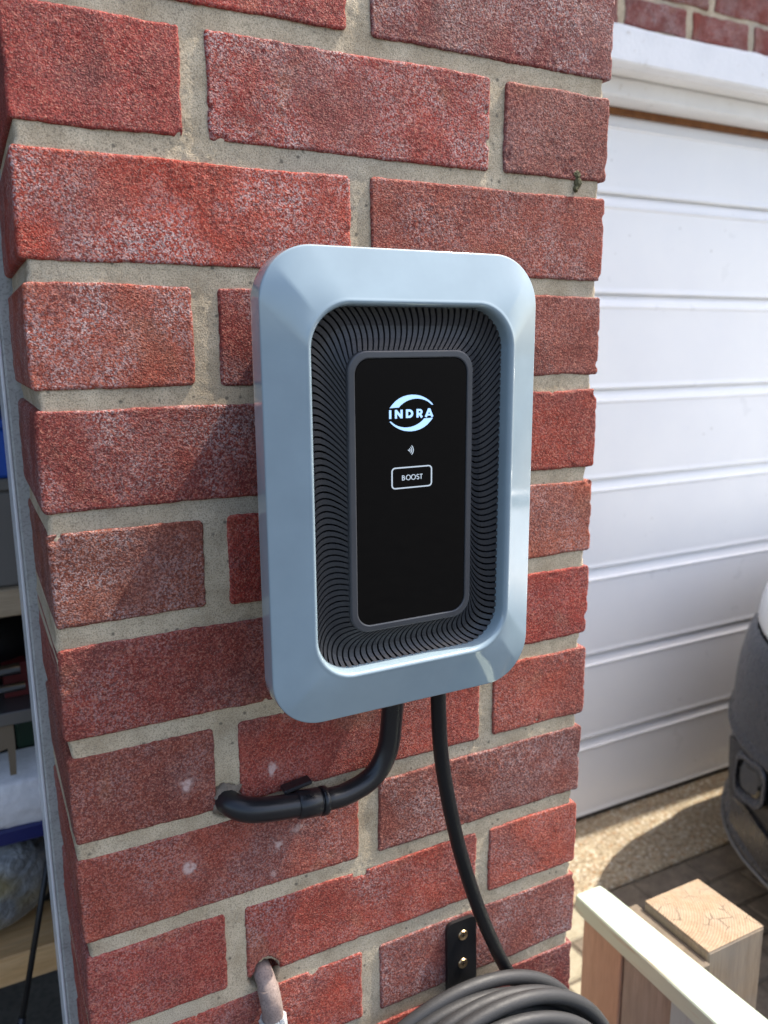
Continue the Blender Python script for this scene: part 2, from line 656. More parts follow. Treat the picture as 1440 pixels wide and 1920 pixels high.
ALLOY = M('alloy', 0.3, (0.6, 0.6, 0.62), 1.0).m
CHROME = M('chrome', 0.15, (0.62, 0.66, 0.72), 1.0).m
RAIL_M = wood('mint_painted_wood', (0.33, 0.22, 0.13), (0.45, 0.32, 0.2), 1, 40, 0.5, paint=(0.46, 0.54, 0.43))
BOARD_BROWN = wood('tan_stained_board', (0.40, 0.25, 0.165), (0.50, 0.33, 0.23), 2, 40, 0.6)
BOARD_GREY = wood('grey_weathered_board', (0.25, 0.205, 0.165), (0.37, 0.32, 0.27), 2, 55, 0.8, weather=0.5)
BOARD_BLUE = wood('blue_painted_board', (0.2, 0.16, 0.12), (0.3, 0.25, 0.2), 2, 40, 0.5, paint=(0.33, 0.41, 0.42))
POST_M = wood('weathered_post', (0.20, 0.145, 0.095), (0.36, 0.28, 0.19), 2, 45, 0.8, weather=0.55)
BATTEN = wood('dark_weathered_batten', (0.10, 0.072, 0.045), (0.20, 0.15, 0.10), 2, 50, 0.85, weather=0.3)
POST_TOP = end_grain('post_end_grain')
PINE = wood('pine_board', (0.62, 0.35, 0.14), (0.76, 0.50, 0.25), 0, 70, 0.6)
PALE_WOOD = wood('pale_board', (0.40, 0.29, 0.18), (0.50, 0.38, 0.255), 0, 60, 0.6)
INNER = stone('garage_blockwork', (0.22, 0.21, 0.20), (0.32, 0.31, 0.29), 5, 0.003)
BLUE_P = plastic('blue_plastic', (0.012, 0.085, 0.45), 0.4)
NAVY = plastic('navy_plastic', (0.008, 0.014, 0.11), 0.35)
GREY_B = plastic('grey_box', (0.16, 0.145, 0.13), 0.6)
WRAP = plastic('white_wrap', (0.78, 0.76, 0.78), 0.25, bump=(45, 0.6, 0.004))
RED_P = plastic('red_card', (0.12, 0.008, 0.008), 0.5)
GREEN_P = plastic('green_plastic', (0.008, 0.035, 0.015), 0.5)
CARD = plastic('brown_card', (0.20, 0.15, 0.10), 0.8)
STEEL = M('dull_steel', 0.4, (0.22, 0.22, 0.22), 0.8).m


def bag_material():
    m = M('clear_polythene', 0.22, (0.30, 0.31, 0.32))
    p = m.obj()
    c = m.mix(m.map(m.noise(p, 16, 5, 0.65, 1.0), 0.35, 0.65), (0.115, 0.115, 0.115), (0.40, 0.42, 0.44))
    c = m.mix(m.map(m.noise(p, 9, 2), 0.58, 0.68, 0, 0.7), c, (0.34, 0.27, 0.12))
    m.col(c)
    m.bump(m.noise(p, 26, 4, 0.6, 1.5), 0.9, 0.012)
    return m.m


BAG = bag_material()


# ---------------------------------------------------------------- ground and driveway
def sheet(name, x0, x1, y0, y1, z, mat):
    return tag(mesh(name, [(x0, y0, z), (x1, y0, z), (x1, y1, z), (x0, y1, z)], [(0, 1, 2, 3)], mat, origin=(0, 0, z)), kind='structure')


sheet('ground', -120000, 120000, -120000, 120000, GROUND - 30, ASPHALT)
apron_v, apron_f = box_vf(432, 6000, 962, 1330, GROUND - 28, GROUND, 4)
tag(mesh('concrete_apron', apron_v, apron_f, AGG), kind='structure')
paving = tag(mesh('block_paving', *box_vf(432, 6000, -600, 958, GROUND - 29, GROUND - 7), JOINT_SAND), kind='structure')
pv, pf = box_vf(-98, 98, -48, 48, GROUND - 25, GROUND - 1.5, 4)
proto = {}
for row in range(7):
    yc = 905 - row * 104
    for i in range(8):
        xc = 985 + i * 204 + (102 if row % 2 else 0)
        if xc > 2480:
            continue
        pale = xc < 1290
        key = 'a' if pale else 'b'
        if key not in proto:
            o = mesh('paver', [(a + xc, b_ + yc, c) for a, b_, c in pv], pf, PAVER_PALE if pale else PAVER, paving)
            proto[key] = o
        else:
            o = proto[key].copy()
            COL.objects.link(o)
            o.parent = paving
            base = W(xc, yc, GROUND - 25 + random.uniform(-2, 1.5))
            o.location = base - ORIGIN[paving.name]
            o.rotation_euler = (random.uniform(-.01, .01), random.uniform(-.01, .01), random.uniform(-.02, .02))

# ---------------------------------------------------------------- the shell of the two garages
HX0, HX1 = 205.0, 428.0
tag(mesh('garage_side_wall', *box_vf(HX0, HX1, 232, 5200, GROUND - 20, 900), INNER), kind='structure')
tag(mesh('garage_back_wall', *box_vf(-2700, HX0 - 2, 5000, 5200, GROUND - 20, 900), INNER), kind='structure')
tag(mesh('garage_far_wall', *box_vf(-2700, -2500, 150, 4998, GROUND - 20, 900), INNER), kind='structure')
tag(mesh('garage_ceiling', *box_vf(-2498, HX0 - 2, 232, 4998, 470, 560), INNER), kind='structure')
tag(mesh('garage_floor', *box_vf(-2498, HX0 - 2, 60, 4998, GROUND - 25, GROUND + 4), DRIVE), kind='structure')
tag(mesh('garage_front_wall', *box_vf(-2498, -3, 0, 228, 380, 900), INNER), kind='structure')

# ---------------------------------------------------------------- brick pier
pier = thing('brick_pier', (216, 75, GROUND), 'red sand-faced brick pier with beige mortar carrying the charger', 'brick wall')
PW = 432.5
HOLE = (127.0, -736.0, 11.5)
COND_HOLE = (104.0, -583.0, 12.0)


def face_grid(x0, x1, z0, z1, depth, step, r=rng, wob=0.9, arris=0.8, grain=0.30, wave=0.5, corner=3.0, y=0.0, right_chip=0.0, hole=None, back=150.0):
    """a brick: fine front grid with worn arrises and sandy relief, then a skirt running back"""
    w_, h = x1 - x0, z1 - z0
    nx, nz = max(6, int(round(w_ / step)) + 1), max(6, int(round(h / step)) + 1)
    X, Z = np.meshgrid(np.linspace(0, w_, nx), np.linspace(0, h, nz))
    ex = np.minimum(X, w_ - X)
    ez = np.minimum(Z, h - Z)
    e = np.minimum(ex, ez)
    # rounded corners of the outline
    if corner > 0:
        for sx in (0, 1):
            for sz in (0, 1):
                dx = (X if sx == 0 else w_ - X)
                dz = (Z if sz == 0 else h - Z)
                k = (dx < corner) & (dz < corner)
                a = np.where(k, 1 - dx / corner, 0)
                b_ = np.where(k, 1 - dz / corner, 0)
                na, nb = a * np.sqrt(1 - b_ * b_ / 2), b_ * np.sqrt(1 - a * a / 2)
                X = np.where(k, (corner * (1 - na) if sx == 0 else w_ - corner * (1 - na)), X)
                Z = np.where(k, (corner * (1 - nb) if sz == 0 else h - corner * (1 - nb)), Z)
    fall = lambda d: np.clip(1 - d / 9.0, 0, 1) ** 2
    nl = lambda n: (noise1(n, 1.6 / step, r) * 0.35 + noise1(n, 14 / step, r) * 0.65) * wob
    X0, Z0 = X.copy(), Z.copy()
    X = X + nl(nz)[:, None] * fall(X0) + (nl(nz) - right_chip * np.clip(noise1(nz, 3.5 / step, r) - 0.6, 0, 3))[:, None] * fall(w_ - X0)
    Z = Z + nl(nx)[None, :] * fall(Z0) + nl(nx)[None, :] * fall(h - Z0)
    rr = arris * (1 + 0.3 * gnoise(nz, nx, 5 / step, r))
    q = np.clip(rr - e, 0, None)
    Y = y + 0.75 * (rr - np.sqrt(np.clip(rr * rr - q * q, 0, None)))
    Y = Y + wave * 0.5 * gnoise(nz, nx, 14 / step, r) + wave * 0.06 * gnoise(nz, nx, 5 / step, r)
    sand = gnoise(nz, nx, 0.6 / step, r)
    amp = grain * (0.75 + 0.35 * np.clip(gnoise(nz, nx, 14 / step, r), -1, 1.5))
    Y = Y - sand * amp
    # broken spots along the edges
    chip = np.clip(gnoise(nz, nx, 3 / step, r) - 1.9, 0, 2) * np.clip(1 - e / 7, 0, 1) * 2.2
    Y = Y + chip
    if hole:
        for hx, hz, hr in hole:
            d = np.hypot(X + x0 - hx, Z + z0 - hz) + gnoise(nz, nx, 3 / step, r) * 0.8
            Y = np.where(d < hr, Y + 34 * np.clip((hr - d) / 2.0, 0, 1), Y)
    v = np.stack([X + x0, Y, Z + z0], -1).reshape(-1, 3)
    idx = np.arange(nx * nz).reshape(nz, nx)
    f = np.stack([idx[:-1, :-1], idx[:-1, 1:], idx[1:, 1:], idx[1:, :-1]], -1).reshape(-1, 4)
    ring = np.concatenate([idx[0, :], idx[1:, -1], idx[-1, -2::-1], idx[-2:0:-1, 0]])
    rv = v[ring]
    vs, fs, prev = [v], [f], ring
    for yy in (y + (back - y) * 0.06, y + (back - y) * 0.35, back):
        nv = rv.copy()
        nv[:, 1] = yy
        if yy < back:
            nv[:, 0] += r.normal(0, 0.25, len(nv))
        o = sum(len(a) for a in vs)
        cur = o + np.arange(len(ring))
        fs.append(np.stack([prev, cur, np.roll(cur, -1), np.roll(prev, -1)], -1))
        vs.append(nv)
        prev = cur
    return np.concatenate(vs), np.concatenate(fs)


def course_bricks(k):
    if k % 2:
        return [(0, 97.5), (113.5, 320.5), (335.0, PW)]
    return [(0, 208.5), (226.0, PW)]


# sRGB tone and lime bloom of every visible brick, course by course
TONE = {0: [((160, 52, 46), .2), ((122, 52, 56), .9)],
        1: [((152, 58, 56), .15), ((146, 50, 48), .8), ((126, 62, 60), .25)],
        2: [((164, 62, 52), .9), ((138, 60, 52), .5)],
        3: [((158, 78, 68), .9), ((122, 42, 40), .6), ((134, 66, 60), .25)],
        4: [((132, 58, 58), .8), ((148, 54, 42), .15)],
        5: [((132, 72, 62), .7), ((150, 52, 46), .2), ((158, 82, 68), .45)],
        6: [((138, 60, 56), .35), ((150, 54, 50), .3)],
        7: [((130, 66, 60), .3), ((150, 62, 56), .25), ((152, 68, 60), .35)],
        8: [((150, 72, 64), .4), ((122, 64, 62), .6)],
        9: [((156, 68, 64), .35), ((152, 64, 58), .5), ((166, 76, 66), .4)],
        10: [((162, 68, 60), .5), ((132, 68, 66), .7)],
        11: [((150, 62, 58), .3), ((150, 62, 58), .3), ((116, 48, 52), .4)]}
for k in range(0, 12):
    for i, (x0, x1) in enumerate(course_bricks(k)):
        zt, zb = -75.0 * k + rng.normal(0, 0.6), -75.0 * k - 62.3 + rng.normal(0, 0.7)
        xx0, xx1 = x0 + rng.normal(0, 0.6), x1 + rng.normal(0, 0.6)
        r = np.random.default_rng(100 + 10 * k + i)
        last = abs(x1 - PW) < 1
        hole = [HOLE] if (k in (9, 10)) else None
        sandy = 0.07
        v, f = face_grid(xx0, xx1, zb, zt, 0, 1.1, r, wob=0.45, wave=0.35, grain=sandy, y=float(np.clip(r.normal(-0.2, 0.3), -0.8, 0.1)), right_chip=1.8 if last else 0.5, hole=hole,
                         back=149.0 if (x0 < 1 or last) else 60.0)
        o = mesh('brick', v, f, BRICK, pier, smooth=True)
        (cr, cg, cb), ef = TONE[k][i]
        o.color = (*(a * b_ for a, b_ in zip(srgb(cr, cg, cb), (1.08, 1.02, 0.80))), ef)

# courses above and below the picture: the same bricks, plainer
lowp = {}
for k in list(range(-8, 0)) + list(range(12, 23)):
    for i, (x0, x1) in enumerate(course_bricks(k)):
        wd = round(x1 - x0, 1)
        if wd not in lowp:
            v, f = box_vf(x0, x1, 0.3, 149, -75.0 * k - 62, -75.0 * k, 2.5)
            o = mesh('brick', v, f, BRICK, pier)
            lowp[wd] = (o, x0, k)
        else:
            src, sx, sk = lowp[wd]
            o = src.copy()
            COL.objects.link(o)
            o.location = src.location + Vector(((x0 - sx) * S, random.uniform(-.6, .6) * S, -75.0 * (k - sk) * S))
        o.color = (*srgb(random.randint(128, 160), random.randint(54, 68), random.randint(48, 62)), random.uniform(.2, .6))

# mortar: one fine sheet for the part in view, plain core behind
r = np.random.default_rng(5)
v, f = face_grid(2.6, PW - 6.5, -905, 20, 0, 1.6, r, wob=1.6, arris=1.5, grain=0.14, wave=0.3, corner=0, y=1.15, hole=[HOLE, COND_HOLE], back=149.0)
mesh('mortar', v, f, MORTAR, pier, smooth=True)
mesh('mortar', *box_vf(3, PW - 7, 3.4, 149, GROUND - 10, -905.5), MORTAR, pier)
mesh('mortar', *box_vf(3, PW - 7, 3.4, 149, 20.5, 600), MORTAR, pier)
mesh('core', *box_vf(70, PW - 8, 150, 230, GROUND - 10, 900), MORTAR, pier)

MOSS = stone('dry_moss', (0.075, 0.07, 0.03), (0.20, 0.18, 0.09), 300, 0.002)
rm = np.random.default_rng(21)
for i, (mx, mz, ms) in enumerate(((403, -134, 3.4), (404.5, -139.5, 3.8), (402.5, -144, 2.6))):
    ang = np.linspace(0, 2 * math.pi, 13)[:-1]
    loops = [[(mx + ms * k_ * math.cos(a) * (1 + rm.normal(0, .18)), y_ + rm.normal(0, .2), mz + ms * k_ * 1.1 * math.sin(a) * (1 + rm.normal(0, .18))) for a in ang] for y_, k_ in ((2.5, 1.0), (-0.6, 0.9), (-1.8, 0.5))]
    mesh('moss_tuft', *loft(loops, False, True), MOSS, pier)

# ---------------------------------------------------------------- painted frame of the left opening
fr = thing('door_frame', (30, 180, GROUND), 'grey painted door frame strip behind left edge of brick pier', 'door frame')
mesh('jamb', *box_vf(-7.4, 66, 150.5, 214, GROUND + 4, 378, 1.5), GREY_FRAME, fr)
mesh('edge_trim', *box_vf(-10.2, -7.6, 151.5, 216, GROUND + 4, 378, 0.8), WHITE_EDGE, fr)

# ---------------------------------------------------------------- white garage door, lintel and wall over it
gd = thing('garage_door', (2400, 1255, GROUND), 'white garage door of wide horizontal panels behind the car', 'garage door')
ZB = [332, 131, -131, -392, -650, -918, -1188, -1462, GROUND + 12]
prof_cache = None
for zt, zb in zip(ZB[:-1], ZB[1:]):
    # each panel: flat face, a soft rolled lip at its foot and a raised bead at its head
    prof = [(1266, zt + 3), (1262, zt + 3), (1259.5, zt - 2), (1251, zt - 24), (1248.2, zt - 26.5), (1246.8, zt - 29), (1247.4, zt - 31.5), (1250, zt - 35), (1250.4, zt - 60), (1250, zb + 50),
            (1250, zb + 22), (1249, zb + 16), (1247.5, zb + 11), (1248.5, zb + 6.5), (1253, zb + 4.5), (1264, zb + 4.5), (1290, zb + 4.5), (1290, zt + 3)]
    xs = (470, 4300)
    v = [(x, y, z) for x in xs for y, z in prof]
    n = len(prof)
    f = [(i, (i + 1) % n, n + (i + 1) % n, n + i) for i in range(n)] + [tuple(range(n - 1, -1, -1)), tuple(n + i for i in range(n))]
    mesh('panel', v, f, DOOR, gd)
mesh('door_backing', *box_vf(440, 4330, 1291, 1300, GROUND + 14, 330), DOOR, gd)
mesh('bottom_seal', *box_vf(470, 4300, 1258, 1284, GROUND + 1, GROUND + 11), CAR_BLACK, gd)

li = thing('door_lintel', (2400, 1170, 330), 'white painted stepped lintel over the garage door', 'lintel')
lx0, lx1 = 430, 5200
r = np.random.default_rng(11)
nseg = 240
xs = np.linspace(lx0, lx1, nseg)
topw = noise1(nseg, 1.0, r) * 1.6 + noise1(nseg, 12, r) * 1.5
v, f = [], []
for i, x in enumerate(xs):
    v += [(x, 1104, 403), (x, 1100, 407), (x, 1099, 478 + topw[i]), (x, 1103, 484 + topw[i]), (x, 1140, 486), (x, 1140, 403)]
for i in range(nseg - 1):
    for k in range(6):
        a, b_ = i * 6 + k, i * 6 + (k + 1) % 6
        f.append((a, a + 6, b_ + 6, b_))
mesh('render_band', v, f, WHITE_RENDER, li)
mesh('soffit_board', *box_vf(lx0, lx1, 1141, 1300, 402, 440, 2), WHITE_WOOD, li)
mesh('frame_head', *box_vf(lx0, lx1, 1182, 1300, 354, 401.5, 5), WHITE_WOOD, li)
mesh('head_track', *box_vf(lx0, lx1, 1253, 1300, 335, 353.5, 1), RUST, li)

hw = thing('house_wall', (2400, 1200, 480), 'weathered red brick house wall above the white lintel', 'brick wall')
mesh('mortar', *box_vf(430, 5200, 1113, 1320, 478, 1040), MORTAR, hw)
hb = {}
for c in range(0, 7):
    zb = 489 + c * 75
    x = 1686 - 225 * 5 - (0 if c % 2 == 0 else 152)
    while x < 4300:
        if x > 440:
            if 'p' not in hb:
                hv, hf = face_grid(x, x + 202, zb, zb + 63, 0, 3.0, np.random.default_rng(31), wob=1.4, grain=0.5, y=1110, back=1150)
                o = mesh('brick', hv, hf, BRICK_FAR, hw, smooth=True)
                hb['p'] = (o, x, zb)
            else:
                src, sx, sz = hb['p']
                o = src.copy()
                COL.objects.link(o)
                o.location = src.location + Vector(((x - sx) * S, random.uniform(-1, 1) * S, (zb - sz) * S))
            o.color = (*srgb(random.randint(112, 138), random.randint(48, 58), random.randint(42, 52)), random.uniform(.5, 1.0))
        x += 225
shade_eaves = tag(mesh('added_shade_eaves', *box_vf(432, 7200, 950, 1330, 1045, 1110), WHITE_WOOD), kind='structure')  # added out of view, positioned to shade the door and the ground strip

# ---------------------------------------------------------------- wall charger
CXM, CZM = 206.5, -350.5
ch = thing('wall_charger', (CXM, 0, -493), 'pale blue-grey electric car wall charger with black screen and swirl vents', 'charger')


def ring(hx, hz, rad, y, cx=CXM, cz=CZM, nc=28, ns=12):
    return [(x, y, z) for x, z in rrect(hx, hz, rad, cx, cz, nc, ns)]


body_v, body_f = loft([ring(62, 112, 24, -0.5), ring(62, 112, 24, -50), ring(80, 126, 26, -74)], True, True)
mesh('back_body', body_v, body_f, BLACK_IN, ch, smooth=False)
bz = [ring(84, 132, 28, -73.5), ring(91.5, 140.8, 30.5, -70.3), ring(93.6, 143.0, 31.8, -70.5), ring(94.1, 143.5, 32, -71.2), ring(94.2, 143.6, 32, -72), ring(94.2, 143.6, 32, -85.6), ring(94.15, 143.55, 32, -86.1),
      ring(93.95, 143.35, 31.9, -86.5), ring(93.6, 143.0, 31.7, -86.8), ring(93.1, 142.5, 31.5, -87.0)]


def panel_ring(t):
    """the sloping panels of the bezel, with a soft mitre ridge along each corner diagonal"""
    hx, hz, rd = 93.1 + (71.0 - 93.1) * t, 142.5 + (114.1 - 142.5) * t, 31.5 + (27.3 - 31.5) * t
    out = []
    for x, y, z in ring(hx, hz, rd, 0.0):
        m_ = min((93.1 - abs(x - CXM)) / 22.1, (142.5 - abs(z - CZM)) / 28.4)
        out.append((x, -87.0 - 9.35 * (t + max(0.0, m_ - t) * 4 * t * (1 - t) * 0.45), z))
    return out


for t in np.linspace(0.03, 0.97, 16):
    bz.append(panel_ring(float(t)))
bz += [panel_ring(1.0), ring(70.3, 113.4, 27.0, -96.75), ring(69.3, 112.4, 26.6, -96.75), ring(68.4, 111.5, 26, -96.1), ring(67.7, 110.8, 25.6, -94.9),
       ring(67.2, 110.3, 25.3, -93.0), ring(66.9, 110.0, 25.0, -86.0)]
v, f = loft(bz)
mesh('bezel', v, f, BEZEL, ch, smooth=True)
mesh('vent_back', *loft([ring(72, 115, 28, -71.5), ring(72, 115, 28, -74.5)], True, True), BLACK_IN, ch)

# the ring of curved louvre slats between the screen frame and the bezel
FHX, FHZ, FR = 43.7, 86.9, 13.0
OHX, OHZ, OR = 68.5, 111.6, 26.0
SCZ = -352.0


def perim(t, s):
    """point at arc position s (0..1) of the rounded rectangle t of the way from the frame to the bezel"""
    hx, hz, rd = FHX + (OHX - FHX) * t, FHZ + (OHZ - FHZ) * t, FR + (OR - FR) * t
    cz = SCZ + (CZM - SCZ) * t
    seg0 = [2 * (hz - rd), math.pi / 2 * rd, 2 * (hx - rd), math.pi / 2 * rd] * 2
    tot = sum(seg0)
    u = ((s % 1.0) * tot + (hz - rd)) % tot
    for i, L in enumerate(seg0):
        if u <= L or i == 7:
            break
        u -= L
    k = u / L
    q = i % 4 if i < 4 else i - 4
    if i in (0, 4):                                   # right side going up, left side going down
        sg = 1 if i == 0 else -1
        return CXM + sg * hx, cz + sg * (-hz + rd + k * 2 * (hz - rd))
    if i in (2, 6):                                   # top going left, bottom going right
        sg = 1 if i == 2 else -1
        return CXM + sg * (hx - rd - k * 2 * (hx - rd)), cz + sg * hz
    a0 = {1: 0, 3: 90, 5: 180, 7: 270}[i]
    ox = hx - rd if i in (1, 7) else -hx + rd
    oz = hz - rd if i in (1, 3) else -hz + rd
    a = math.radians(a0 + 90 * k)
    return CXM + ox + rd * math.cos(a), cz + oz + rd * math.sin(a)


vent = mesh('vent', *loft([ring(68.8, 112, 26, -79), ring(68.8, 112, 26, -75), ring(65, 108, 24, -75), ring(65, 108, 24, -79)]), BLACK_IN, ch)
NSL = 146
tot_mm = 4 * (FHZ - FR) + 4 * (FHX - FR) + 2 * math.pi * FR
SW = 23.0 / tot_mm


def vent_y(t):
    return float(np.interp(t, [0, 0.12, 0.3, 0.5, 0.7, 0.85, 1.0], [-88.4, -86.0, -83.4, -82.0, -83.0, -85.2, -88.8]))


for j in range(NSL):
    vs, fs = [], []
    ts = np.linspace(0.0, 1.0, 12)
    for t in ts:
        c = (j + 0.5) / NSL + SW * (t * t - t) * 1.0
        hw_ = 0.5 / NSL * (0.76 if t < 0.9 else 0.66)
        y = vent_y(t)
        a, b_ = perim(t, c - hw_), perim(t, c + hw_)
        m1, m2 = perim(t, c - hw_ * 0.9), perim(t, c + hw_ * 0.9)
        vs += [(a[0], y + 3.6, a[1]), (a[0], y + 0.25, a[1]), (m1[0], y, m1[1]), (m2[0], y, m2[1]), (b_[0], y + 0.25, b_[1]), (b_[0], y + 3.6, b_[1])]
    for i in range(len(ts) - 1):
        for k in range(6):
            p0, p1 = i * 6 + k, i * 6 + (k + 1) % 6
            fs.append((p0, p1, p1 + 6, p0 + 6))
    fs += [tuple(range(5, -1, -1)), tuple((len(ts) - 1) * 6 + k for k in range(6))]
    mesh('slat', vs, fs, VENT, vent)

RG = lambda hx, hz, rad, y: ring(hx, hz, rad, y, CXM, SCZ)
sf_v, sf_f = loft([RG(43.6, 86.8, 13.0, -76), RG(43.6, 86.8, 13.0, -89.6), RG(43.2, 86.4, 12.7, -90.6), RG(42.5, 85.7, 12.2, -91.0), RG(39.6, 82.8, 10.2, -91.2), RG(39.0, 82.2, 9.8, -90.9), RG(38.8, 82.0, 9.7, -88.0)])
mesh('screen_frame', sf_v, sf_f, FRAME, ch, smooth=False)
screen = mesh('screen', *loft([RG(38.75, 81.9, 9.7, -87), RG(38.75, 81.9, 9.7, -90.1), RG(38.45, 81.6, 9.5, -90.4)], True, True), GLASS, ch)

YS0, YS1 = -90.75, -90.45
# lit emblem: two crescents round the maker's name
Lc = (205.7, -303.0)


def zp(px, py):
    return (Lc[0] + (px - 721) * 0.0687, Lc[1] - (py - 739 - (721 - px) * 0.018) * 0.0578)


cres = [(503, 678), (528, 645), (560, 610), (598, 582), (640, 562), (682, 551), (725, 547), (765, 550), (800, 557), (838, 572), (870, 590), (900, 612), (925, 637), (943, 660),
        (931, 661), (912, 643), (890, 625), (862, 610), (830, 598), (797, 591), (765, 589), (732, 592), (700, 600), (668, 613), (640, 630), (612, 652), (592, 675)]
top = [(Lc[0] + (px - 722) * 0.0687, Lc[1] + (739 - py) * 0.0578) for px, py in cres][::-1]
bot = [(2 * Lc[0] - x, 2 * Lc[1] - z) for x, z in top]
polys = [top, bot]


def strip(poly):
    """split a crescent (outer run, inner run) into quads so the outline never self-folds"""
    n = len(poly) // 2
    a = poly[:n]
    b_ = poly[n:][::-1]
    m_ = max(len(a), len(b_))
    ia = [a[min(int(round(i * (len(a) - 1) / (m_ - 1))), len(a) - 1)] for i in range(m_)]
    ib = [b_[min(int(round(i * (len(b_) - 1) / (m_ - 1))), len(b_) - 1)] for i in range(m_)]
    return [[ia[i], ia[i + 1], ib[i + 1], ib[i]] for i in range(m_ - 1)]


quads = []
for p in polys:
    quads += strip(p)
x0, zb, hgt, sw = 190.3, -305.9, 5.2, 1.35


def st(pts, w=sw):
    return ribbon(pts, w)


letters = []
zt = zb + hgt
h2 = sw / 2
letters += st([(190.3 + h2, zb), (190.3 + h2, zt)])
letters += st([(194.2 + h2, zb), (194.2 + h2, zt)]) + st([(194.2 + h2, zt - 0.45), (199.4 - h2, zb + 0.45)], sw * 1.05) + st([(199.4 - h2, zb), (199.4 - h2, zt)])
letters += st([(201.8 + h2, zb), (201.8 + h2, zt)]) + st([(201.9, zb + h2), (204.0, zb + h2)] + arc(204.0, zb + hgt / 2, 2.1, hgt / 2 - h2, -85, 85, 12) + [(204.0, zt - h2), (201.9, zt - h2)])
letters += st([(209.2 + h2, zb), (209.2 + h2, zt)]) + st([(209.3, zt - h2), (211.3, zt - h2)] + arc(211.4, zt - h2 - 1.15, 1.35, 1.15, 85, -85, 10) + [(211.3, zt - h2 - 2.3), (209.3, zt - h2 - 2.3)], 1.2) + st([(211.2, zt - 2.9), (213.0, zb)], 1.4)
letters += st([(215.7, zb), (218.05, zt - 0.1)]) + st([(218.05, zt - 0.1), (220.4, zb)]) + st([(216.6, zb + 1.35), (219.5, zb + 1.35)], 1.0)


def flat(name, quadset, mat, y0=YS0, y1=YS1, parent=screen):
    v_, f_ = extrude2d(quadset, y0, y1)
    return mesh(name, v_, f_, mat, parent)


def layered(quadset, y0=YS0, dy=0.02):
    """successive strokes a hair apart, so that crossing strokes never share a plane"""
    v_, f_ = [], []
    for i, q in enumerate(quadset):
        a, b_ = extrude2d([q], y0 - dy * (i % 5), YS1)
        o = len(v_)
        v_ += a
        f_ += [tuple(o + k for k in fc) for fc in b_]
    return v_, f_


flat('emblem', quads, LOGO_M)
tag(mesh('emblem_lettering', *layered(letters), LOGO_M, screen), 'glowing pale blue letters INDRA')
# contactless symbol
nf = []
nx_, nz_ = 203.6, -325.7
nf += [[(nx_ + 0.05 + 0.42 * math.cos(a), nz_ + 0.42 * math.sin(a)) for a in np.linspace(0, 2 * math.pi, 11)[:-1]]]
for i, rr_ in enumerate((1.35, 2.5, 3.65)):
    nf += ribbon(arc(nx_ - 0.3, nz_, rr_, rr_, -48, 48, 10), 0.42)
flat('contactless_symbol', nf, PRINT_M)
# button outline and its word
bc = (206.0, -342.6)
flat('button_outline', ribbon(rrect(14.0, 6.35, 2.2, bc[0], bc[1], 6, 1), 0.75, True), PRINT_M)
bw = []
bz0, bz1 = bc[1] - 1.55, bc[1] + 1.55
lw = 0.40
hl = lw / 2
x = 199.0
bw += ribbon([(x + hl, bz0), (x + hl, bz1)], lw) + ribbon([(x + hl, bz1 - hl), (x + 0.8, bz1 - hl)] + arc(x + 0.85, bz1 - hl - 0.62, 0.66, 0.62, 80, -80, 8) + [(x + 0.8, bz1 - hl - 1.24), (x + hl, bz1 - hl - 1.24)], lw) \
    + ribbon([(x + hl, bz1 - hl - 1.27), (x + 1.0, bz1 - hl - 1.27)] + arc(x + 1.0, bz0 + hl + 0.72, 0.84, 0.72, 80, -80, 8) + [(x + 1.0, bz0 + hl), (x + hl, bz0 + hl)], lw)
for xo in (203.4, 207.0):
    bw += ribbon(arc(xo, bc[1], 1.5, 1.5, 0, 345, 24)[:-1] + [arc(xo, bc[1], 1.5, 1.5, 0, 345, 24)[-1]], lw, True)
xs_ = 210.15
bw += ribbon(arc(xs_, bc[1] + 0.72, 0.72, 0.72, 30, 255, 12) + arc(xs_, bc[1] - 0.72, 0.76, 0.78, 75, -150, 12), lw)
bw += ribbon([(211.5, bz1 - hl), (213.5, bz1 - hl)], lw) + ribbon([(212.5, bz1), (212.5, bz0)], lw)
tag(mesh('button_lettering', *layered(bw, dy=0.015), PRINT_M, screen), 'small printed word BOOST')

# ---------------------------------------------------------------- conduit, cable, hook and coil
cd = thing('cable_conduit', (105, -16, -600), 'black bent conduit with elbow running from the charger into the brick', 'conduit')
cp = smooth_path([(233, -22, -455), (230.5, -20, -505), (229, -18, -540), (225.5, -16.5, -567), (213, -16, -585.5), (191, -16, -593.5), (172, -16, -593.8)], 10)
tube('bend', cp, 8.3, CONDUIT, cd, 28)
ep = smooth_path([(172, -16, -593.8), (150, -16, -591.5), (126, -16, -588), (113, -13, -585.5), (105, -4, -583.5), (103, 12, -583), (103, 30, -583)], 10)
tube('elbow', ep, [8.9] * (len(ep) - 10) + [8.8] * 10, CONDUIT, cd, 28)
dirv = np.array([(172 - 150), 0, -593.8 + 591.5]) / 22.1
c0 = np.array((160.0, -16.0, -592.6))
tube('coupling', [c0 - dirv * 9, c0 - dirv * 8, c0 + dirv * 8, c0 + dirv * 9], [9.4, 10.3, 10.3, 9.4], CONDUIT, cd, 32)
tube('collar', [c0 + dirv * 10, c0 + dirv * 10.5, c0 + dirv * 14, c0 + dirv * 14.5], [9.8, 10.8, 10.8, 9.8], CONDUIT, cd, 32)
# snap clip standing up behind the coupling
clip = []
for s_ in (-13, 14):
    p = c0 + dirv * s_
    clip.append(p)
v, f = box_vf(143, 165, -14, -3.5, -582.6, -579.6, 0.8)
mesh('saddle_clip', [(a, b_, c + (a - 143) * 0.13) for a, b_, c in v], f, CONDUIT, cd)
mesh('clip_foot', *box_vf(150, 158, -6, 1, -590, -583, 0.8), CONDUIT, cd)
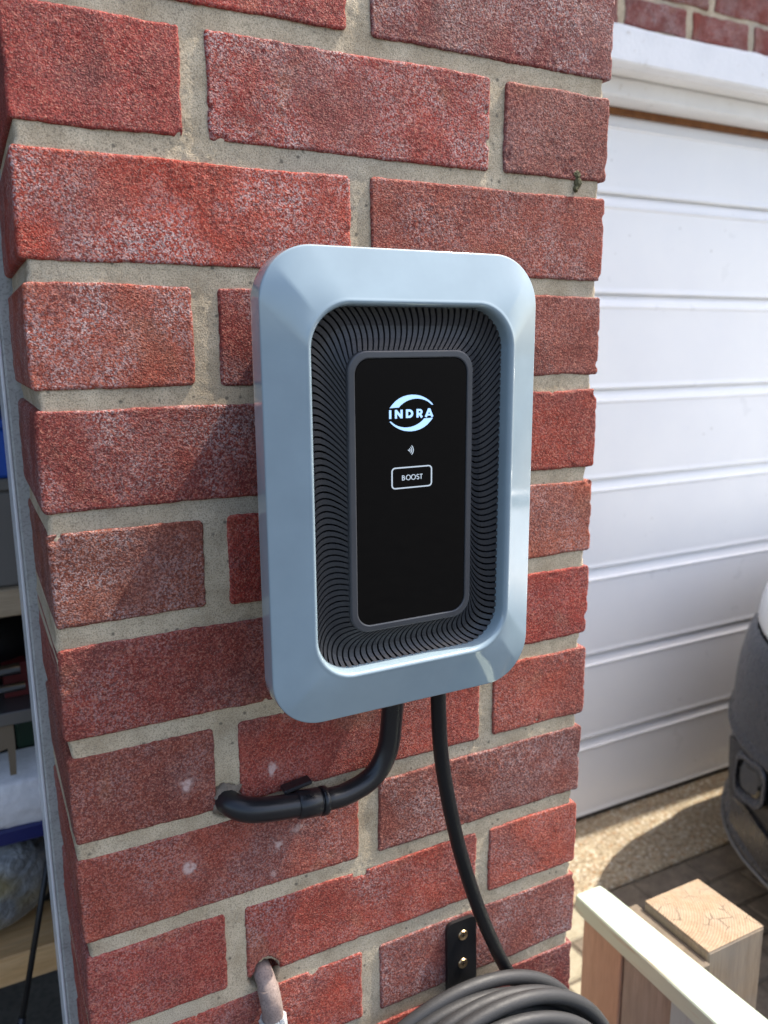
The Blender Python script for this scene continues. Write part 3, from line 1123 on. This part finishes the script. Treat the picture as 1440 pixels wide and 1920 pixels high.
# broken mortar round the elbow
rb = np.random.default_rng(3)
vv_, ff_ = [], []
for i in range(26):
    a = 2 * math.pi * i / 26
    ro, ri = 11.5 + rb.normal(0, 1.4), 8.0
    vv_ += [(104 + ri * math.cos(a), -2.2 + rb.normal(0, .6), -583.4 + ri * math.sin(a)), (104 + (ro + 0.5) * math.cos(a), 0.4 + rb.normal(0, .3), -583.4 + ro * math.sin(a)), (104 + (ro + 2) * math.cos(a), 4, -583.4 + (ro + 1.5) * math.sin(a))]
for i in range(26):
    j = (i + 1) % 26
    for k in range(2):
        ff_.append((i * 3 + k, i * 3 + k + 1, j * 3 + k + 1, j * 3 + k))
mesh('sealing_collar', vv_, ff_, stone('grey_sealant', srgb(112, 100, 88), srgb(146, 132, 116), 160, 0.002), cd, smooth=True)

lead = thing('charging_lead', (260, -40, -800), 'black charging lead hanging from the charger down to the coil', 'cable')
lp = smooth_path([(252, -46, -455), (254.5, -43, -505), (259, -40, -561), (267, -39, -607), (280.5, -37, -660), (300, -33, -716), (322, -25, -765), (343, -17, -806), (368, -14, -850), (388, -14, -900)], 10)
tube('lead', lp, 5.8, CABLE, lead, 24)

hk = thing('cable_hook', (305, -30, -830), 'black steel hook plate with two brass screws behind the coil', 'hook')
pl = rrect(15.0, 40, 6, 305.4, -793, 6, 1)
v, f = extrude2d([pl[::-1]], -3.2, 0.4)
mesh('plate', [(a + (c + 793) * -0.02, b_, c) for a, b_, c in v], f, PLATE, hk)
v, f = loft([[(292, y_, -826), (319, y_, -826), (319, y_, -822), (292, y_, -822)] for y_ in (-3, -112)], True, True)
mesh('arm', v, f, PLATE, hk)
mesh('tip', *box_vf(292, 319, -115.5, -112.2, -826, -790, 1), PLATE, hk)
for sx_, sz_ in ((305.9, -768), (306.2, -796.5)):
    a = [(sx_ + 4.7 * math.cos(t), -3.3, sz_ + 4.7 * math.sin(t)) for t in np.linspace(0, 2 * math.pi, 25)[:-1]]
    b_ = [(sx_ + 4.2 * math.cos(t), -4.4, sz_ + 4.2 * math.sin(t)) for t in np.linspace(0, 2 * math.pi, 25)[:-1]]
    c = [(sx_ + 2.2 * math.cos(t), -4.0, sz_ + 2.2 * math.sin(t)) for t in np.linspace(0, 2 * math.pi, 25)[:-1]]
    sc_ = mesh('screw', *loft([a, b_, c], False, True), BRASS, hk)
    cr = ribbon([(sx_ - 2, sz_ + 0.3), (sx_ + 2, sz_ - 0.3)], 0.9) + ribbon([(sx_ - 0.3, sz_ - 2), (sx_ + 0.3, sz_ + 2)], 0.9)
    v, f = [], []
    for i, q in enumerate(cr):
        va, fa = extrude2d([q], -4.12 - 0.05 * i, -3.6)
        f += [tuple(len(v) + k for k in fc) for fc in fa]
        v += va
    mesh('recess', v, f, BLACK_IN, sc_)

coil = thing('cable_coil', (300, -50, -1080), 'thick black charging cable coiled in loops over the hook', 'cable coil')
specs = [(-33, 285, -934, 140, 0.0), (-44, 284, -938, 140, 0.3), (-55, 293, -933, 139, 0.2), (-66, 298, -931, 138, -0.2), (-77, 286, -934, 136, 0.2), (-39, 288, -940, 128, 0.1),
         (-50, 290, -941, 126, 0.0), (-61, 292, -940, 125, 0.2)]
for i, (y_, cx_, cz_, rd, ph) in enumerate(specs):
    pts = []
    for a in np.linspace(0, 2 * math.pi, 97):
        wv = 1.6 * math.sin(2 * a + ph * 6) + 0.9 * math.sin(3 * a + i)
        pts.append((cx_ + (rd + wv) * math.cos(a), y_ - 3.5 * math.sin(a * 1.0 + ph) * 0.6 + 1.2 * math.sin(3 * a + i * 2), cz_ + (rd + wv) * 1.04 * math.sin(a)))
    tube('loop', pts, 5.9, COIL, coil, 22)

# ---------------------------------------------------------------- stub of an old pipe
pp = thing('overflow_pipe', (128, -8, -850), 'grey painted pipe stub with white sealant bending out of the brick', 'pipe')
path = smooth_path([(126, 32, -737), (126, 8, -737), (126.3, -4, -740), (127, -10, -749), (128, -11, -765), (129, -10.5, -790), (130, -10, -850)], 8)
tube('pipe', path, 7.4, PIPE_M, pp, 24)
tube('bend_sleeve', smooth_path([(126.5, -6.5, -743), (127.6, -11, -756), (128.3, -11.2, -768)], 6), [8.2] * 12 + [8.9], PIPE_M, pp, 24)
rb = np.random.default_rng(9)
v, f = tube_vf([(128.3, -11, -766), (128.5, -11, -769), (128.8, -10.8, -776), (129, -10.6, -779)], [9.2, 10.4, 10.2, 8.8], 26)
v = np.array(v) + rb.normal(0, 0.55, (len(v), 3))
mesh('sealant', v, f, JOINT_M, pp, smooth=True)

# ---------------------------------------------------------------- painted gate and timber post
gate = thing('garden_gate', (640, -300, GROUND), 'low wooden gate with mint white top rail and mixed boards', 'gate')
rl = []
n = 60
rr2 = np.random.default_rng(4)
for i in range(n + 1):
    y_ = 203 - i * 15.5
    if i == 0:
        prof = [(617, -976), (617, -997), (668, -997), (668, -977), (664, -974.5), (618.5, -974.5)]
    else:
        prof = [(616, -975.6), (616, -997), (672, -997), (672, -979), (664, -974), (617.5, -974)]
    w0 = 0.0
    kk = 1.0 + 0.28 * min(1.0, max(0.0, (200 - y_) / 330.0))
    rl.append([(641 + (a - 644) * 0.86 * kk + w0, y_, b_) for a, b_ in prof])
v, f = loft(rl, True, True)
mesh('top_rail', v, f, RAIL_M, gate)
bm = [BOARD_BROWN, BOARD_GREY, BOARD_BLUE, BOARD_GREY, BOARD_BROWN, BOARD_BLUE, BOARD_GREY, BOARD_BROWN]
yb = 199
for i, (wd, mt) in enumerate(zip((71, 82, 92, 88, 84, 90, 86, 90), bm)):
    xf = (629, 632, 624, 631, 630, 625, 632, 630)[i]
    mesh('board', *box_vf(xf, xf + 20, yb - wd, yb, GROUND + 60, -997.3, 1.5), mt, gate)
    yb -= wd + 1.5
mesh('brace', *box_vf(653.5, 666.5, -480, 185, -1100, -1030, 2), BOARD_GREY, gate)
mesh('brace', *box_vf(653.5, 666.5, -480, 185, -1600, -1530, 2), BOARD_GREY, gate)
post = thing('timber_post', (732, 97, GROUND), 'thick square timber post with cracked end-grain top beside gate', 'post')
mesh('shaft', *box_vf(684, 781, 44, 148, GROUND - 20, -970.6, 2), POST_M, post)
v, f = box_vf(684.6, 780.4, 44.6, 147.4, -970.5, -969.2, 0.3)
mesh('cut_top', v, f, POST_TOP, post)
bat = thing('timber_batten', (676, 100, GROUND), 'weathered grey timber batten squeezed between gate rail and post', 'batten')
mesh('shaft', *box_vf(667.5, 683.2, 40, 160, GROUND - 20, -981.0, 1.2), BATTEN, bat)

# ---------------------------------------------------------------- parked car, nose towards the pier
car = thing('parked_car', (3600, 210, GROUND), 'white car with dark grey plastic bumper parked before the garage door', 'car')
YC = 210.0
half = [(1545, 0), (1549, 120), (1560, 230), (1578, 330), (1600, 420), (1630, 500), (1668, 570), (1714, 630), (1768, 686), (1832, 738), (1905, 785), (1990, 826), (2090, 858), (2220, 880), (2400, 888),
        (2800, 890), (3400, 890), (4200, 890), (5000, 885), (5500, 860), (5680, 780), (5760, 600), (5790, 300), (5795, 0)]
plan = [(x, YC + y) for x, y in half] + [(x, YC - y) for x, y in half[-2:0:-1]]


def car_ring(z, fi, si, tilt=0.0, rear=0.0):
    out = []
    for x, y in plan:
        wf = max(0.0, min(1.0, (2600 - x) / 1000.0))
        wf = wf * wf * (3 - 2 * wf)
        wr = max(0.0, min(1.0, (x - 5000) / 700.0))
        xx = x + fi * wf - rear * wr
        yy = YC + (y - YC) * (1 - si / 890.0)
        tf = max(0.0, min(1.0, (2020 - x) / 330.0))
        out.append((xx, yy, z + tilt * tf))
    return out


TI = 78
bl = [(-1600, 80, 40), (-1585, 30, 16), (-1570, 8, 4), (-1556, 0, 0), (-1545, 6, 3), (-1530, 14, 8), (-1460, 12, 7), (-1360, 10, 6), (-1296, 8, 5), (-1286, 0, 0), (-1276, -6, -4), (-1266, -6, -4),
      (-1256, 2, 1), (-1246, 5, 3), (-1180, 8, 4), (-1110, 16, 9), (-1060, 26, 16), (-1030, 38, 24), (-1016, 52, 32)]
v, f = loft([car_ring(*b_) for b_ in bl])
mesh('bumper', v, f, CAR_PLASTIC, car, smooth=True)
wl_ = [(-1022, 64, 38), (-1010, 56, 34), (-1000, 52, 32), (-985, 51, 32), (-940, 62, 36), (-895, 95, 44), (-862, 165, 56), (-838, 300, 72), (-818, 600, 95), (-803, 1050, 120), (-795, 1200, 330)]
v, f = loft([car_ring(*b_) for b_ in wl_], False, True)
mesh('body_shell', v, f, CAR_WHITE, car, smooth=True)
cab = []
for z, x0, x1, hy in ((-810, 2750, 5500, 770), (-700, 3020, 5480, 770), (-450, 3420, 5380, 700), (-260, 3800, 5150, 620), (-215, 4000, 4900, 540)):
    cab.append([(x, YC + y, z) for x, y in rrect((x1 - x0) / 2, hy, 180, (x0 + x1) / 2, 0, 6, 3)])
mesh('cabin_glass', *loft(cab[:4]), CAR_GLASS, car, smooth=True)
mesh('car_roof', *loft([cab[3], cab[4]], False, True), CAR_WHITE, car, smooth=True)
mesh('underbody', *box_vf(2050, 5400, YC - 640, YC + 640, -1570, -1200), CAR_BLACK, car)


def on_plan(ydist, fi=0):
    """x of the nose plan curve at a distance from the middle"""
    ys = [h[1] for h in half[:16]]
    return float(np.interp(ydist, ys, [h[0] for h in half[:16]])) + fi


# lower intake: a black panel let into the bumper under its ledge, the fog lamp pod in it
ys_ = np.linspace(60, 690, 34)
v, f = [], []
for yd in ys_:
    x = on_plan(yd)
    k = max(0.0, (yd - 560) / 130.0)
    zt_, zb_ = -1292 - 45 * k * k, -1502 + 95 * k * k
    v += [(x + 4, YC + yd, zt_), (x + 6, YC + yd - 2, zb_), (x + 26, YC + yd - 6, zb_), (x + 26, YC + yd - 6, zt_)]
for i in range(len(ys_) - 1):
    for k in range(4):
        a, b_ = i * 4 + k, i * 4 + (k + 1) % 4
        f.append((a, b_, b_ + 4, a + 4))
f += [(3, 2, 1, 0), tuple(len(v) - 4 + k for k in range(4))]
mesh('lower_intake', v, f, CAR_BLACK, car)


def pod(yc_, zc_, hw_, hh_, rd_, steps):
    out = []
    for sx_, k in steps:
        loop = []
        for px, pz in rrect(hw_ * k, hh_ * k, rd_ * k, 0, 0, 8, 2):
            yd = yc_ + px
            loop.append((on_plan(yd) + sx_, YC + yd + sx_ * 0.45, zc_ + pz - px * 0.22))
        out.append(loop)
    return out


fogv = mesh('fog_lamp', *loft(pod(515, -1345, 78, 62, 44, ((14, 1.0), (-10, 0.98), (-16, 0.93), (-14, 0.80), (4, 0.70))), False, False), CAR_PLASTIC, car, smooth=False)
mesh('lamp_lens', *loft(pod(515, -1345, 56, 44, 31, ((6, 1.0), (1, 0.96), (-2, 0.75))), False, True), CAR_GLASS, fogv)
mesh('skid_panel', *loft([[(on_plan(yd) + o_, YC + yd + o_ * .4, z_) for yd, z_ in ((250, -1500), (430, -1440), (520, -1420), (600, -1450), (600, -1520), (430, -1535), (250, -1535))] for o_ in (10, -5)], False, True), CAR_PLASTIC, car)
for sg in (-1, 1):
    hl_ = []
    for sx_, k_ in ((75, 1.0), (44, 0.98), (36, 0.85)):
        hl_.append([(on_plan(330 + px * k_) + sx_, YC + sg * (330 + px * k_), -952 + pz * k_ + px * 0.10) for px, pz in rrect(105, 34, 24, 0, 0, 8, 3)][::sg])
    mesh('headlight', *loft(hl_, False, True), CAR_GLASS, car)
lip = []
for yd in np.linspace(0, 850, 40):
    x = on_plan(yd)
    lip.append((x - 2, YC + yd, -1562))
tube('chin_strip', lip, 4, STEEL, car, 10)
for wx in (2420, 4950):
    for sg in (-1, 1):
        yw = YC + sg * 790
        cyl = []
        for yo, rr_ in ((-105, 290), (-95, 318), (-60, 325), (60, 325), (95, 318), (105, 290)):
            cyl.append([(wx + rr_ * math.cos(a), yw + yo, GROUND + 325 + rr_ * math.sin(a)) for a in np.linspace(0, 2 * math.pi, 37)[:-1]])
        wh = mesh('wheel', *loft(cyl, True, True), TYRE, car, smooth=False)
        cyl = []
        for yo, rr_ in ((0, 215), (106, 215), (109, 200), (104, 60), (108, 40)):
            cyl.append([(wx + rr_ * math.cos(a), yw + sg * yo, GROUND + 325 + rr_ * math.sin(a)) for a in np.linspace(0, 2 * math.pi, 25)[:-1]])
        mesh('rim', *loft(cyl, True, True), ALLOY, wh)

# ---------------------------------------------------------------- things on the shelves inside the left garage
su = thing('shelf_unit', (-150, 800, GROUND), 'timber shelving standing inside the dark garage', 'shelf')
mesh('shelf_board', *box_vf(-520, 195, 600, 1000, -607, -570, 2), PALE_WOOD, su)
mesh('shelf_board', *box_vf(-520, 195, 600, 1000, -1147, -1101, 2), PINE, su)
mesh('metal_shelf', *box_vf(-520, 195, 600, 1000, -757, -739, 1), STEEL, su)
for ux in (-517, 150):
    for uy in (606, 950):
        mesh('upright', *box_vf(ux, ux + 40, uy + 2, uy + 44, GROUND + 4, -300, 2), PALE_WOOD, su) if ux < 0 else mesh('upright', *box_vf(ux, ux + 40, uy + 2, uy + 44, GROUND + 4, -300, 2), PINE, su)


def crate(name, x0, x1, y0, y1, z0, z1, mat, label, cat, rim=6):
    t = thing(name, ((x0 + x1) / 2, (y0 + y1) / 2, z0), label, cat)
    mesh('body', *box_vf(x0 + 3, x1 - 3, y0 + 3, y1 - 3, z0, z1 - rim, 4), mat, t)
    mesh('rim', *box_vf(x0, x1, y0, y1, z1 - rim + 0.5, z1 + 2, 2), mat, t)
    return t


crate('storage_box', -330, 120, 606, 960, -570, -428, GREY_B, 'plain grey storage box on the upper shelf', 'box', 14)
crate('storage_crate', -330, 12, 602, 900, -425, -352, BLUE_P, 'bright blue plastic crate on top of grey box', 'crate', 10)
tb = thing('chrome_tube', (-140, 612, -700), 'shiny chrome tube lying on the metal shelf', 'tube')
tube('tube', [(-300, 628, -700), (-4, 622, -687)], 8, CHROME, tb, 18)
tube('tube', [(-300, 612, -716), (0, 610, -708)], 6, CHROME, tb, 18)
rd_ = thing('red_carton', (-20, 670, -739), 'dark red carton standing behind the chrome tubes', 'carton')
mesh('carton', *box_vf(-26, 6, 650, 720, -738.5, -705, 1), RED_P, rd_)
mesh('flap', *box_vf(-26, 6, 650, 652.5, -704.8, -690, .4), RED_P, rd_)
tin = thing('black_tub', (-60, 760, -738), 'round black tub under the pale upper shelf', 'tub')
tube('tub_wall', [(-60, 790, -738.8), (-60, 790, -640)], [90, 96], CAR_BLACK, tin, 32)
tube('tub_lid', [(-60, 790, -639.5), (-60, 790, -628)], [99, 98], CAR_BLACK, tin, 32)
gb = thing('green_case', (20, 700, -1101), 'dark green case in shadow below the metal shelf', 'case')
mesh('case', *box_vf(-16, 130, 700, 960, -840, -775, 3), GREEN_P, gb)
mesh('case_base', *box_vf(-250, 130, 700, 960, -1100.5, -841, 3), CAR_BLACK, gb)
bk = thing('shelf_bracket', (-30, 602, -840), 'brown card bracket hanging under the metal shelf', 'bracket')
v, f = extrude2d([[(-80, -757.5), (-20, -757.5), (-20, -790), (-22, -832), (-30, -832), (-30, -792), (-60, -800), (-80, -815)][::-1]], 606, 612)
mesh('hook', v, f, CARD, bk)
wp = thing('wrapped_pack', (-150, 700, -930), 'white plastic-wrapped pack with navy band on lower shelf', 'pack')
r = np.random.default_rng(2)
nx, nz = 46, 12
v, f = [], []
for j in range(nz + 1):
    for i in range(nx + 1):
        bulge = 8 * math.sin(math.pi * j / nz)
        v.append((-330 + i * 10, 606 - bulge + r.normal(0, .8), -908 + j * 5.5 + r.normal(0, .4)))
o = len(v)
for j in range(nz + 1):
    for i in range(nx + 1):
        v.append((-330 + i * 10, 860, -908 + j * 5.5))
row = nx + 1
for j in range(nz):
    for i in range(nx):
        a = j * row + i
        f.append((a, a + 1, a + row + 1, a + row))
for i in range(nx):
    a = nz * row + i
    f.append((a, a + 1, o + a + 1, o + a))
for j in range(nz):
    a = j * row + nx
    f.append((a, o + a, o + a + row, a + row))
mesh('wrap', v, f, WRAP, wp, smooth=True)
mesh('navy_band', *box_vf(-330, 128, 600, 858, -932, -908.5, 3), NAVY, wp)
bg_ = thing('polythene_bag', (-120, 720, -1101), 'crumpled clear polythene bag slumped on the pine shelf', 'bag')
v, f = [], []
nu, nv = 64, 26
g = gnoise(nv + 1, nu, 2.2, np.random.default_rng(8)) * 7 + gnoise(nv + 1, nu, 5, np.random.default_rng(18)) * 8
for j in range(nv + 1):
    ph = math.pi * j / nv - math.pi / 2
    for i in range(nu):
        th = 2 * math.pi * i / nu
        cx_ = abs(math.cos(th)) ** 0.6 * math.copysign(1, math.cos(th))
        sy_ = abs(math.sin(th)) ** 0.6 * math.copysign(1, math.sin(th))
        cp_ = max(math.cos(ph), 0) ** 0.5
        k = 1 + g[j, i] / 260
        v.append((-120 + 135 * cx_ * cp_ * k, 745 + 140 * sy_ * cp_ * k, -1017 + 83.5 * abs(math.sin(ph)) ** 0.8 * math.copysign(1, math.sin(ph)) * (k if ph > 0 else 1)))
for j in range(nv):
    for i in range(nu):
        a, b_ = j * nu + i, j * nu + (i + 1) % nu
        f.append((a, b_, b_ + nu, a + nu))
mesh('bag', v, f, BAG, bg_, smooth=True)
rod = thing('black_rod', (-100, 440, GROUND), 'thin black rod leaning in front of the shelves', 'rod')
tube('rod', [(3.2, 450, -860), (-47, 450, -1080)], 3.6, CAR_BLACK, rod, 14)
tube('grip', [(-46.5, 450, -1077.8), (-196, 450, GROUND + 5)], 4.6, CAR_PLASTIC, rod, 14)
